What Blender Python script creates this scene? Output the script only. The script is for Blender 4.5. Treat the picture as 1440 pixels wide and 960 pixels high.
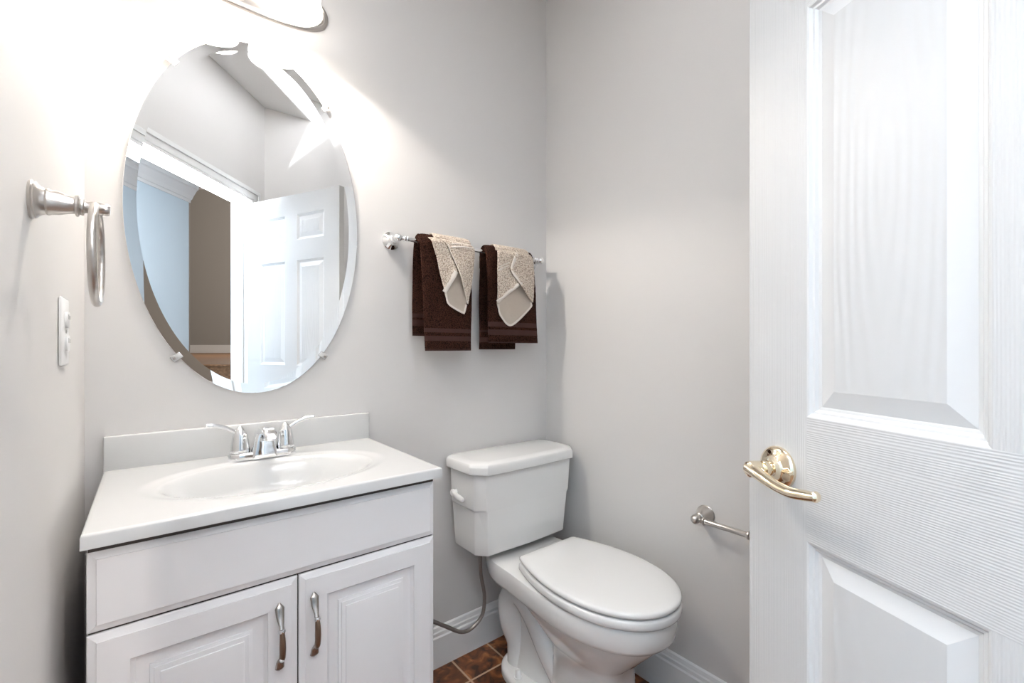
import bpy, bmesh, math, random
from mathutils import Vector, Matrix, noise
random.seed(7)
for o in list(bpy.data.objects): bpy.data.objects.remove(o)
S = bpy.context.scene
COL = S.collection
PI = math.pi
R = math.radians

# ------------------------------------------------------------------ camera, world, lights, exposure
cam = bpy.data.cameras.new('camera'); cam_o = bpy.data.objects.new('camera', cam); COL.objects.link(cam_o)
cam.sensor_width = 36; cam.lens = 36 * 635.5 / 1440; cam.shift_y = 8.52 / 1440; cam.clip_start = .01
cam_o.location = (0, -1.4366, 1.1429); cam_o.rotation_euler = (R(90), 0, R(-38.82))
S.camera = cam_o
S.view_settings.view_transform = 'Standard'; S.view_settings.look = 'None'
S.view_settings.exposure = 0.7; S.view_settings.gamma = 1; S.view_settings.use_curve_mapping = False
W = bpy.data.worlds.new('world'); S.world = W; W.use_nodes = True
W.node_tree.nodes['Background'].inputs[0].default_value = (.86, .93, 1, 1)
W.node_tree.nodes['Background'].inputs[1].default_value = 0.7
BULB_W = 6.8
FLASH_W = 500.0
def lamp(name, kind, loc, watts, color, parent=None, radius=.02):
    l = bpy.data.lights.new(name, kind); l.energy = watts; l.color = color
    if hasattr(l, 'shadow_soft_size'): l.shadow_soft_size = radius
    o = bpy.data.objects.new(name, l); COL.objects.link(o); o.location = loc
    if parent: o.parent = parent; o.location = Vector(loc) - parent.location
    return o
# the photographer's flash, tilted up under the door head beside the camera
fl = lamp('camera_flash', 'SPOT', (-.10, -1.45, 1.25), FLASH_W, (.93, .955, 1), radius=.018)
fl.data.spot_size = R(86); fl.data.spot_blend = .6
fl.rotation_euler = Vector((.03, -.15, 1)).to_track_quat('-Z', 'Y').to_euler()
lamp('landing_fill', 'POINT', (2.6, -9.6, 4.4), 420, (1, .93, .86), radius=.1)      # added fill light without a fixture, brightening the stair landing
# added area light giving the hall bluish daylight and filling the room
dl = lamp('hall_daylight_fill', 'AREA', (-1.86, -.21, 1.45), 34, (.50, .76, 1))
dl.data.shape = 'RECTANGLE'; dl.data.size = 1.2; dl.data.size_y = 1.9
dl.rotation_euler = Vector((-.643, .766, 0)).to_track_quat('Z', 'Y').to_euler()      # unseen source at the end of the hall, shining along it

# ------------------------------------------------------------------ materials
def mat(name, col, rough=.5, metal=0., spec=.5, coat=0., bump=None, sheen=0.):
    m = bpy.data.materials.new(name); m.use_nodes = True
    nt = m.node_tree; b = nt.nodes['Principled BSDF']
    b.inputs['Base Color'].default_value = (*col, 1); b.inputs['Roughness'].default_value = rough
    b.inputs['Metallic'].default_value = metal; b.inputs['Specular IOR Level'].default_value = spec
    b.inputs['Coat Weight'].default_value = coat
    if sheen:
        b.inputs['Sheen Weight'].default_value = sheen; b.inputs['Sheen Roughness'].default_value = .5
        b.inputs['Sheen Tint'].default_value = (*[min(1, c * 3 + .05) for c in col], 1)
    if bump:
        scale, strength, dist = bump
        tc = nt.nodes.new('ShaderNodeTexCoord'); n = nt.nodes.new('ShaderNodeTexNoise'); bp = nt.nodes.new('ShaderNodeBump')
        n.inputs['Scale'].default_value = scale; n.inputs['Detail'].default_value = 3
        bp.inputs['Strength'].default_value = strength; bp.inputs['Distance'].default_value = dist
        nt.links.new(tc.outputs['Object'], n.inputs['Vector']); nt.links.new(n.outputs['Fac'], bp.inputs['Height'])
        nt.links.new(bp.outputs['Normal'], b.inputs['Normal'])
    return m
def N(m, t): return m.node_tree.nodes.new(t)
def L(m, a, b): m.node_tree.links.new(a, b)
def B(m): return m.node_tree.nodes['Principled BSDF']

M = {}
M['wall'] = mat('greige_wall_paint', (.69, .672, .658), .55, bump=(420, .06, .002))
M['ceil'] = mat('ceiling_paint', (.83, .82, .81), .8, bump=(300, .05, .002))
M['trim'] = mat('white_trim_paint', (.82, .82, .82), .35)
M['hallwall'] = mat('hall_wall_daylight_tint', (.66, .77, .85), .6, bump=(420, .06, .002))  # blue of the hall daylight mixed into the wall colour
M['fargrey'] = mat('taupe_hall_paint', (.37, .355, .335), .6, bump=(420, .06, .002))
M['cab'] = mat('white_thermofoil', (.84, .825, .83), .38)
M['dark'] = mat('gap_shade_dark', (.06, .05, .045), .7)  # near-black colour standing in for the shade inside gaps and slots
M['marble'] = mat('white_cultured_marble', (.67, .67, .665), .16, coat=.3)
M['porc'] = mat('white_porcelain', (.82, .815, .80), .08, coat=.6)
M['seat'] = mat('white_enamelled_seat', (.78, .775, .765), .18, coat=.3)
M['plastic'] = mat('white_plastic', (.85, .85, .84), .3)
M['chrome'] = mat('chrome', (.86, .87, .88), .05, 1)
M['nickel'] = mat('brushed_nickel', (.58, .55, .52), .28, 1, bump=(900, .05, .0005))
M['pewter'] = mat('aged_nickel_pull', (.42, .39, .37), .25, 1)
M['bronze'] = mat('brown_grip', (.20, .13, .09), .3, .85)
M['brass'] = mat('pale_polished_brass', (.86, .74, .56), .06, 1)
M['hose'] = mat('braided_hose', (.30, .27, .25), .4, .8)
M['grain_v'] = mat('door_paint_vertical_grain', (.605, .60, .595), .48)
M['grain_h'] = mat('door_paint_horizontal_grain', (.605, .60, .595), .48)
M['panel'] = mat('door_paint_cathedral_grain', (.605, .60, .595), .48)
M['door_plain'] = mat('door_paint_moulding', (.69, .685, .68), .33)
def grain(m, scale, axis=None):
    """embossed wood grain: fine parallel lines along an axis, or cathedral rings"""
    tc = N(m, 'ShaderNodeTexCoord'); mp = N(m, 'ShaderNodeMapping'); w = N(m, 'ShaderNodeTexWave'); bp = N(m, 'ShaderNodeBump')
    mp.inputs['Scale'].default_value = scale
    L(m, tc.outputs['Object'], mp.inputs['Vector']); L(m, mp.outputs['Vector'], w.inputs['Vector'])
    w.inputs['Scale'].default_value = 1.0; w.inputs['Detail'].default_value = 3
    if axis: w.wave_type = 'BANDS'; w.bands_direction = axis; w.inputs['Distortion'].default_value = 16; w.inputs['Detail Scale'].default_value = .22; bp.inputs['Strength'].default_value = .24 if axis == 'Z' else .2
    else:
        w.wave_type = 'RINGS'; w.rings_direction = 'SPHERICAL'; w.inputs['Distortion'].default_value = 5; w.inputs['Detail Scale'].default_value = .7; bp.inputs['Strength'].default_value = .42; mp.inputs['Location'].default_value = (-.538 * scale[0], 0, -1.33 * scale[2])
    bp.inputs['Distance'].default_value = .0012
    L(m, w.outputs['Fac'], bp.inputs['Height']); L(m, bp.outputs['Normal'], B(m).inputs['Normal'])
grain(M['grain_v'], (95, 95, 3), 'X'); grain(M['grain_h'], (3, 95, 95), 'Z'); grain(M['panel'], (24, 24, 3.0))

# mirror
m = M['mirror'] = mat('silvered_glass', (.93, .94, .94), .0, 1)
# slate-look floor tile, 157 mm, aligned to the walls
m = M['tile'] = mat('brown_slate_tile', (.2, .08, .04), .42)
tc = N(m, 'ShaderNodeTexCoord'); sep = N(m, 'ShaderNodeSeparateXYZ'); L(m, tc.outputs['Object'], sep.inputs[0])
def gridline(sock, off):
    a = N(m, 'ShaderNodeMath'); a.operation = 'ADD'; a.inputs[1].default_value = off; L(m, sock, a.inputs[0])
    d = N(m, 'ShaderNodeMath'); d.operation = 'DIVIDE'; d.inputs[1].default_value = .1575; L(m, a.outputs[0], d.inputs[0])
    f = N(m, 'ShaderNodeMath'); f.operation = 'FRACT'; L(m, d.outputs[0], f.inputs[0])
    c = N(m, 'ShaderNodeMath'); c.operation = 'LESS_THAN'; c.inputs[1].default_value = .045; L(m, f.outputs[0], c.inputs[0])
    fl_ = N(m, 'ShaderNodeMath'); fl_.operation = 'FLOOR'; L(m, d.outputs[0], fl_.inputs[0])
    return c.outputs[0], fl_.outputs[0]
gx, ix = gridline(sep.outputs[0], 10.0 - .9365 + .1575 * 6)
gy, iy = gridline(sep.outputs[1], 10.0 + .1425 + .1575 * 0 - (10.0 % .1575))
gx2 = gx
mx = N(m, 'ShaderNodeMath'); mx.operation = 'MAXIMUM'; L(m, gx, mx.inputs[0]); L(m, gy, mx.inputs[1])
n1 = N(m, 'ShaderNodeTexNoise'); n1.inputs['Scale'].default_value = 20; n1.inputs['Detail'].default_value = 7; n1.inputs['Distortion'].default_value = 1.2
L(m, tc.outputs['Object'], n1.inputs['Vector'])
cr = N(m, 'ShaderNodeValToRGB'); L(m, n1.outputs['Fac'], cr.inputs[0])
e = cr.color_ramp.elements; e[0].position = .34; e[0].color = (.035, .014, .008, 1); e[1].position = .72; e[1].color = (.42, .16, .055, 1)
e2 = cr.color_ramp.elements.new(.52); e2.color = (.17, .058, .02, 1)
cxy = N(m, 'ShaderNodeCombineXYZ'); L(m, ix, cxy.inputs[0]); L(m, iy, cxy.inputs[1])
wn = N(m, 'ShaderNodeTexWhiteNoise'); L(m, cxy.outputs[0], wn.inputs['Vector'])
mr = N(m, 'ShaderNodeMapRange'); mr.inputs['To Min'].default_value = .7; mr.inputs['To Max'].default_value = 1.25; L(m, wn.outputs['Value'], mr.inputs['Value'])
vm = N(m, 'ShaderNodeVectorMath'); vm.operation = 'SCALE'; L(m, cr.outputs['Color'], vm.inputs[0]); L(m, mr.outputs[0], vm.inputs['Scale'])
mixc = N(m, 'ShaderNodeMix'); mixc.data_type = 'RGBA'; L(m, mx.outputs[0], mixc.inputs[0]); L(m, vm.outputs[0], mixc.inputs[6]); mixc.inputs[7].default_value = (.50, .35, .235, 1)
L(m, mixc.outputs[2], B(m).inputs['Base Color'])
bp = N(m, 'ShaderNodeBump'); bp.inputs['Strength'].default_value = .5; bp.inputs['Distance'].default_value = .003; bp.invert = True
L(m, mx.outputs[0], bp.inputs['Height']); L(m, bp.outputs['Normal'], B(m).inputs['Normal'])
# hall wood
m = M['wood'] = mat('oak_strip_wood', (.28, .13, .055), .35)
tc = N(m, 'ShaderNodeTexCoord'); mp = N(m, 'ShaderNodeMapping'); mp.inputs['Rotation'].default_value = (0, 0, R(50)); mp.inputs['Scale'].default_value = (3, 40, 40)
n1 = N(m, 'ShaderNodeTexNoise'); n1.inputs['Scale'].default_value = 1.2; n1.inputs['Detail'].default_value = 5
L(m, tc.outputs['Object'], mp.inputs[0]); L(m, mp.outputs[0], n1.inputs['Vector'])
cr = N(m, 'ShaderNodeValToRGB'); L(m, n1.outputs['Fac'], cr.inputs[0])
cr.color_ramp.elements[0].position = .3; cr.color_ramp.elements[0].color = (.14, .062, .026, 1)
cr.color_ramp.elements[1].position = .7; cr.color_ramp.elements[1].color = (.30, .165, .085, 1)
L(m, cr.outputs[0], B(m).inputs['Base Color'])
# terry cloth: looped pile as bump and mottled colour
def terry(name, c1, c2, scale, strength, sheen):
    m = mat(name, c1, .95, spec=.1, sheen=sheen)
    tc = N(m, 'ShaderNodeTexCoord'); v = N(m, 'ShaderNodeTexVoronoi'); v.inputs['Scale'].default_value = scale; v.inputs['Randomness'].default_value = 1
    L(m, tc.outputs['Object'], v.inputs['Vector'])
    cr = N(m, 'ShaderNodeValToRGB'); L(m, v.outputs['Distance'], cr.inputs[0])
    cr.color_ramp.elements[0].position = .15; cr.color_ramp.elements[0].color = (*c2, 1)
    cr.color_ramp.elements[1].position = .75; cr.color_ramp.elements[1].color = (*c1, 1)
    L(m, cr.outputs[0], B(m).inputs['Base Color'])
    bp = N(m, 'ShaderNodeBump'); bp.inputs['Strength'].default_value = strength; bp.inputs['Distance'].default_value = .003; bp.invert = True
    L(m, v.outputs['Distance'], bp.inputs['Height']); L(m, bp.outputs['Normal'], B(m).inputs['Normal'])
    return m
M['brown_terry'] = terry('brown_terry', (.014, .0045, .003), (.075, .028, .017), 330, .9, .2)
M['brown_band'] = mat('brown_woven_band', (.052, .019, .014), .6, spec=.25, bump=(700, .2, .001))
M['beige_terry'] = terry('beige_terry', (.42, .33, .26), (.90, .79, .68), 240, .9, .15)
M['beige_hem'] = mat('beige_woven_hem', (.72, .66, .60), .8, bump=(900, .2, .001))
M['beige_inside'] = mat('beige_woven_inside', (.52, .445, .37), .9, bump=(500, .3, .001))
# lit lamp glass
m = M['shade'] = mat('lit_frosted_glass', (.9, .88, .85), .3)
B(m).inputs['Emission Color'].default_value = (1, .95, .88, 1); B(m).inputs['Emission Strength'].default_value = 2.8
m = M['bulb'] = mat('lit_bulb', (1, 1, 1), .3)
B(m).inputs['Emission Color'].default_value = (1, .94, .86, 1); B(m).inputs['Emission Strength'].default_value = 14.0
m = M['clear'] = mat('clear_plastic_clip', (.92, .92, .92), .12)
B(m).inputs['Transmission Weight'].default_value = .55

# ------------------------------------------------------------------ helpers
def obj(name, bm, m, parent=None, smooth=True, ang=40):
    """bmesh (world coordinates) -> one linked mesh object, under parent when given"""
    off = Vector((0, 0, 0)); rot = None
    bmesh.ops.recalc_face_normals(bm, faces=bm.faces)
    p = parent
    if p is not None:
        root = p
        while root.parent: root = root.parent
        if root.get('local'): pass
        else: bmesh.ops.translate(bm, verts=bm.verts, vec=-root.location)
    me = bpy.data.meshes.new(name); 
    for f in bm.faces: f.smooth = smooth
    if smooth:
        for ed in bm.edges:
            if len(ed.link_faces) == 2 and ed.calc_face_angle(0) > R(ang): ed.smooth = False
    bm.to_mesh(me); bm.free()
    o = bpy.data.objects.new(name, me); COL.objects.link(o)
    for k in (m if isinstance(m, (list, tuple)) else [m]): me.materials.append(k)
    if p is not None: o.parent = p
    return o
def tag(o, label=None, cat=None, group=None, kind=None):
    if label: o['label'] = label
    if cat: o['category'] = cat
    if group: o['group'] = group
    if kind: o['kind'] = kind
    return o
def thing(name, loc, label, cat, group=None, kind=None):
    o = bpy.data.objects.new(name, None); COL.objects.link(o); o.location = loc; o.empty_display_size = .05
    return tag(o, label, cat, group, kind)
def struct(name, bm, m, label, cat, smooth=False):
    return tag(obj(name, bm, m, None, smooth), label, cat, None, 'structure')
def box(bm, x0, x1, y0, y1, z0, z1, bev=0, seg=2, mi=0, T=None):
    r = bmesh.ops.create_cube(bm, size=1); vs = r['verts']
    for v in vs:
        v.co = Vector((x0 + (v.co.x + .5) * (x1 - x0), y0 + (v.co.y + .5) * (y1 - y0), z0 + (v.co.z + .5) * (z1 - z0)))
    fs = {f for v in vs for f in v.link_faces}
    if bev:
        es = {ed for f in fs for ed in f.edges}
        q = bmesh.ops.bevel(bm, geom=list(es), offset=bev, segments=seg, profile=.5, affect='EDGES')
        fs = {f for v in q['verts'] for f in v.link_faces} | {f for f in fs if f.is_valid}
    vs = {v for f in fs for v in f.verts}
    for f in fs: f.material_index = mi
    if T:
        for v in vs: v.co = T(v.co)
    return vs
def prism(bm, pts, z0, z1, T=None):
    a = [bm.verts.new((x, y, z0)) for x, y in pts]; b = [bm.verts.new((x, y, z1)) for x, y in pts]
    bm.faces.new(a[::-1]); bm.faces.new(b); n = len(pts)
    for i in range(n): bm.faces.new((a[i], a[(i + 1) % n], b[(i + 1) % n], b[i]))
    if T:
        for v in a + b: v.co = T(v.co)
def frame_for(d):
    d = d.normalized(); u = Vector((0, 0, 1)) if abs(d.z) < .9 else Vector((1, 0, 0))
    a = d.cross(u).normalized(); return a, d.cross(a).normalized()
def loft(bm, rings, cap=True, closed=False):
    vr = [[bm.verts.new(p) for p in r] for r in rings]; n = len(vr[0])
    pairs = list(zip(vr, vr[1:])) + ([(vr[-1], vr[0])] if closed else [])
    for a, b in pairs:
        for i in range(n):
            bm.faces.new((a[i], a[(i + 1) % n], b[(i + 1) % n], b[i]))
    if cap and not closed: bm.faces.new(vr[0][::-1]); bm.faces.new(vr[-1])
    return vr
def lathe(bm, o, axis, prof, n=32):
    """prof: list of (distance along axis, radius)"""
    o = Vector(o); d = Vector(axis).normalized(); a, b = frame_for(d)
    loft(bm, [[o + d * h + (a * math.cos(2 * PI * i / n) + b * math.sin(2 * PI * i / n)) * max(r, .0002) for i in range(n)] for h, r in prof])
def smooth_path(pts, k=8):
    P = [Vector(p) for p in pts]; P = [2 * P[0] - P[1]] + P + [2 * P[-1] - P[-2]]; out = []
    for i in range(1, len(P) - 2):
        for j in range(k):
            t = j / k; p0, p1, p2, p3 = P[i - 1:i + 3]
            out.append(.5 * (2 * p1 + (p2 - p0) * t + (2 * p0 - 5 * p1 + 4 * p2 - p3) * t * t + (3 * p1 - p0 - 3 * p2 + p3) * t ** 3))
    out.append(P[-2]); return out
def tube(bm, pts, rad, n=16, k=8, flat=1.0, up=None):
    """round tube through pts; rad: number or list per control point; flat squashes along the second axis"""
    P = smooth_path(pts, k); m_ = len(P); rings = []
    rl = rad if isinstance(rad, (list, tuple)) else [rad] * len(pts)
    prev = None
    for i, p in enumerate(P):
        d = (P[min(i + 1, m_ - 1)] - P[max(i - 1, 0)]).normalized()
        if up is not None: a = d.cross(Vector(up)).normalized(); b = d.cross(a).normalized()
        else:
            if prev is None: a, b = frame_for(d)
            else:
                a = (prev - d * prev.dot(d)).normalized(); b = d.cross(a).normalized()
            prev = a
        f = i / (m_ - 1) * (len(rl) - 1); j = min(int(f), len(rl) - 2) if len(rl) > 1 else 0
        r = rl[j] + (rl[min(j + 1, len(rl) - 1)] - rl[j]) * (f - j)
        rings.append([p + a * r * math.cos(2 * PI * q / n) + b * r * flat * math.sin(2 * PI * q / n) for q in range(n)])
    loft(bm, rings)
def torus(bm, c, ax, ay, rx, ry, r, n=64, k=14, flat=1.0):
    c = Vector(c); ax = Vector(ax); ay = Vector(ay); az = ax.cross(ay)
    rings = []
    for i in range(n):
        t = 2 * PI * i / n; rad = (ax * math.cos(t) * rx + ay * math.sin(t) * ry); d = rad.normalized()
        rings.append([c + rad + d * r * math.cos(2 * PI * j / k) + az * r * flat * math.sin(2 * PI * j / k) for j in range(k)])
    loft(bm, rings, closed=True)
def add_bevel(o, w, seg=3, ang=35):
    md = o.modifiers.new('bevel', 'BEVEL'); md.width = w; md.segments = seg; md.limit_method = 'ANGLE'; md.angle_limit = R(ang); md.harden_normals = False
    return o
def nested(bm, x0, x1, z0, z1, rings, T, back=None, mi=0, mic=None):
    """rectangle with nested steps. rings: (inset, height along +y of the local frame)"""
    prev = None
    for k, (ins, h) in enumerate(rings):
        c = [bm.verts.new(T(Vector((x, h, z)))) for x, z in ((x0 + ins, z0 + ins), (x1 - ins, z0 + ins), (x1 - ins, z1 - ins), (x0 + ins, z1 - ins))]
        if prev:
            for i in range(4):
                f = bm.faces.new((prev[i], prev[(i + 1) % 4], c[(i + 1) % 4], c[i])); f.material_index = mi
        else: first = c
        prev = c
    f = bm.faces.new(prev); f.material_index = mi if mic is None else mic
    return first

# ------------------------------------------------------------------ room plan (metres; the mirror wall is y = 0)
XL, XR, H = -.1152, 1.3472, 2.71
YF = -1.885
nn = Vector((.766, .643, 0)); ee = Vector((.643, -.766, 0)); J2 = Vector((.49, -1.7655, 0))   # doorway wall: normal, direction, hinge jamb
def DW(c):                       # (s towards the latch jamb, t into the room, z) -> world
    return J2 - ee * c.x + nn * c.y + Vector((0, 0, c.z))
OPEN = .89; S_L = .948; S_R = -.156; HEAD = 2.04; TH = .115
PR = DW(Vector((S_R, 0, 0))); PL = DW(Vector((S_L, 0, 0)))
room = [(XL, 0), (PL.x, PL.y), (PR.x, PR.y), (XR, YF), (XR, 0)]
bm = bmesh.new()
fl_poly = [(XL - .1, .1), (XL - .1, PL.y), DW(Vector((S_L, -.06, 0)))[:2], DW(Vector((S_R, -.06, 0)))[:2], (PR.x, YF - .1), (XR + .1, YF - .1), (XR + .1, .1)]
prism(bm, fl_poly, -.05, 0); struct('floor', bm, M['tile'], 'brown slate-look square floor tiles with tan grout', 'floor')
bm = bmesh.new()
prism(bm, [(XL - .1, .1), (XL - .1, PL.y), DW(Vector((S_L, -TH, 0)))[:2], DW(Vector((S_R, -TH, 0)))[:2], (PR.x, YF - .1), (XR + .1, YF - .1), (XR + .1, .1)], H, H + .1)
struct('ceiling', bm, M['ceil'], 'flat pale grey bathroom ceiling', 'ceiling')
bm = bmesh.new(); box(bm, XL - .1, XR + .1, 0, .1, 0, H); struct('wall_back', bm, M['wall'], 'greige wall carrying the oval mirror and towel bar', 'wall')
bm = bmesh.new(); box(bm, XL - .1, XL, PL.y - .12, 0, 0, H); struct('wall_left', bm, M['wall'], 'greige wall with the towel ring and outlet', 'wall')
bm = bmesh.new(); box(bm, XR, XR + .1, YF - .1, 0, 0, H); struct('wall_right', bm, M['wall'], 'greige wall beside the toilet with the paper holder', 'wall')
bm = bmesh.new(); box(bm, PR.x - .02, XR, YF - .1, YF, 0, H); struct('wall_front', bm, M['wall'], 'greige wall behind the open door, seen in the mirror', 'wall')
bm = bmesh.new()
box(bm, S_R - .06, -.02, -TH, 0, 0, H, T=DW); box(bm, OPEN + .02, S_L + .06, -TH, 0, 0, H, T=DW); box(bm, -.02, OPEN + .02, -TH, 0, HEAD + .02, H, T=DW)
struct('wall_doorway', bm, M['wall'], 'angled greige wall above and beside the doorway, seen in the mirror', 'wall')
# door frame: jambs, stops and room-side and hall-side casing
bm = bmesh.new()
box(bm, -.02, 0, -TH, .002, 0, HEAD, T=DW); box(bm, OPEN, OPEN + .02, -TH, .002, 0, HEAD, T=DW); box(bm, -.02, OPEN + .02, -TH, .002, HEAD, HEAD + .02, T=DW)
box(bm, 0, OPEN, -.085, -.04, HEAD - .011, HEAD, T=DW); box(bm, 0, .011, -.085, -.04, 0, HEAD - .011, T=DW)
cw = .076
def casing(bm, a0, a1, vert, t0, sgn):
    for u0, u1, th in ((0, .016, .011), (.016, .052, .013), (.052, cw, .018)):
        lo, hi = (t0, t0 + sgn * th) if sgn > 0 else (t0 + sgn * th, t0)
        if vert == 'R': box(bm, -.006 - u1, -.006 - u0, lo, hi, a0, a1 + u1, .002, 2, T=DW)
        elif vert == 'L': box(bm, OPEN + .004 + u0, min(OPEN + .004 + u1, S_L), lo, hi, a0, a1 + u1, .002, 2, T=DW)
        else: box(bm, -.006 - u1, min(OPEN + .004 + u1, S_L), lo, hi, a1 + u0, a1 + u1, .002, 2, T=DW)
for v in 'RLT':
    casing(bm, 0, HEAD + .006, v, 0, 1); casing(bm, 0, HEAD + .006, v, -TH, -1)
struct('trim_1', bm, M['trim'], 'white moulded casing and jamb around the doorway, seen in the mirror', 'door frame')
# baseboards: profile swept along a wall
BB = [(0, 0), (.015, 0), (.015, .105), (.011, .110), (.011, .121), (.008, .125), (.006, .138), (.002, .142), (0, .142)]
def baseboard(name, p0, p1, inward, label):
    bm = bmesh.new(); p0 = Vector((*p0, 0)); p1 = Vector((*p1, 0)); w = Vector((*inward, 0))
    loft(bm, [[p + w * a + Vector((0, 0, b)) for a, b in BB] for p in (p0, p1)])
    return struct(name, bm, M['trim'], label, 'baseboard')
baseboard('baseboard_back', (.542, 0), (XR, 0), (0, -1), 'white baseboard behind the toilet under the towel bar')
baseboard('baseboard_right', (XR, 0), (XR, YF), (-1, 0), 'white baseboard running below the paper holder')
baseboard('baseboard_left', (XL, 0), (XL, PL.y + .03), (1, 0), 'white baseboard beside the vanity under the towel ring')
baseboard('baseboard_front', (PR.x + .01, YF), (XR, YF), (0, 1), 'white baseboard on the wall behind the open door')

# ------------------------------------------------------------------ hall seen through the mirror
def HP(s, t): return DW(Vector((s, t, 0)))[:2]
bm = bmesh.new(); prism(bm, [HP(3.0, -.06), HP(-2.9, -.06), HP(-2.9, -3.3), HP(3.0, -3.3)], -.05, -.002)
struct('floor_hall', bm, M['wood'], 'brown strip wood floor of the hall outside the doorway', 'floor')
HB = -1.55                       # hall wall plane; its corner is at s = HC
HC = -1.56
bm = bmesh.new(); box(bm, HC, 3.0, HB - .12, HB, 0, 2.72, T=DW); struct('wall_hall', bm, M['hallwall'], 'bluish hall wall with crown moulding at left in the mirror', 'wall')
bm = bmesh.new(); prof = [(0, 2.55), (.008, 2.55), (.010, 2.575), (.02, 2.58), (.035, 2.61), (.07, 2.665), (.085, 2.675), (.09, 2.71), (0, 2.71)]
loft(bm, [[DW(Vector((s, HB + a, z))) for a, z in prof] for s in (HC - .015, 3.0)])
struct('trim_2', bm, M['trim'], 'crown moulding along the top of the bluish hall wall', 'crown moulding')
bm = bmesh.new(); prism(bm, [HP(3.0, -TH), HP(HC - .1, -TH), HP(HC - .1, HB), HP(HC - .1, HB - .12), HP(3.0, HB - .12)], 2.71, 2.78)
struct('ceiling_hall', bm, M['ceil'], 'hall ceiling outside the doorway', 'ceiling')
# steps up to the wooden landing and the taupe wall at its end
bm = bmesh.new(); n_st = 5; top = .972; nose = -1.78; TW = -9.0
for i in range(n_st):
    z = top * (i + 1) / n_st; s1 = nose + (n_st - 1 - i) * .24
    tl = -1.5 if i < n_st - 1 else -3.2
    box(bm, s1 - .3, s1 - .02, tl, -.2, 0 if i == 0 else z - top / n_st - .03, z - .025, T=DW)
    box(bm, s1 - .3, s1, tl, -.2, z - .025, z, .008, 3, T=DW)
FAR = -11.6
box(bm, FAR, nose - .25, TW, -.2, top - .03, top, T=DW); box(bm, nose - .3, nose, TW, -3.2, 0, top, T=DW)
struct('floor_landing', bm, M['wood'], 'wooden steps and landing floor at the bottom of the mirror view', 'stairs')
bm = bmesh.new(); box(bm, FAR - .1, FAR, TW, -.2, 0, 8.5, T=DW); struct('wall_landing', bm, M['fargrey'], 'taupe wall beyond the wooden landing in the mirror', 'wall')
bm = bmesh.new(); box(bm, FAR, HC + .12, TW - .1, TW, 0, 8.5, T=DW); box(bm, FAR, HC, -.2, -.1, 0, 8.5, T=DW); box(bm, HC, HC + .12, TW, HB - .1, 0, 8.5, T=DW)
struct('wall_landing_screen', bm, M['fargrey'], 'unseen taupe side walls added to shade the wooden landing', 'wall')  # unseen walls put up to keep world light off the landing
bm = bmesh.new(); box(bm, FAR, FAR + .02, TW, -.2, top, top + .25, .006, 2, T=DW); struct('baseboard_landing', bm, M['trim'], 'white baseboard along the taupe landing wall', 'baseboard')
bm = bmesh.new(); box(bm, FAR, HC + .12, TW, -.2, 8.5, 8.6, T=DW); box(bm, HC - .1, HC, HB - .12, -.2, 2.78, 8.5, T=DW); struct('ceiling_landing_screen', bm, M['ceil'], 'unseen high ceiling added to shade the landing beyond the hall', 'ceiling')  # unseen roof and upper wall added to block world light

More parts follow.
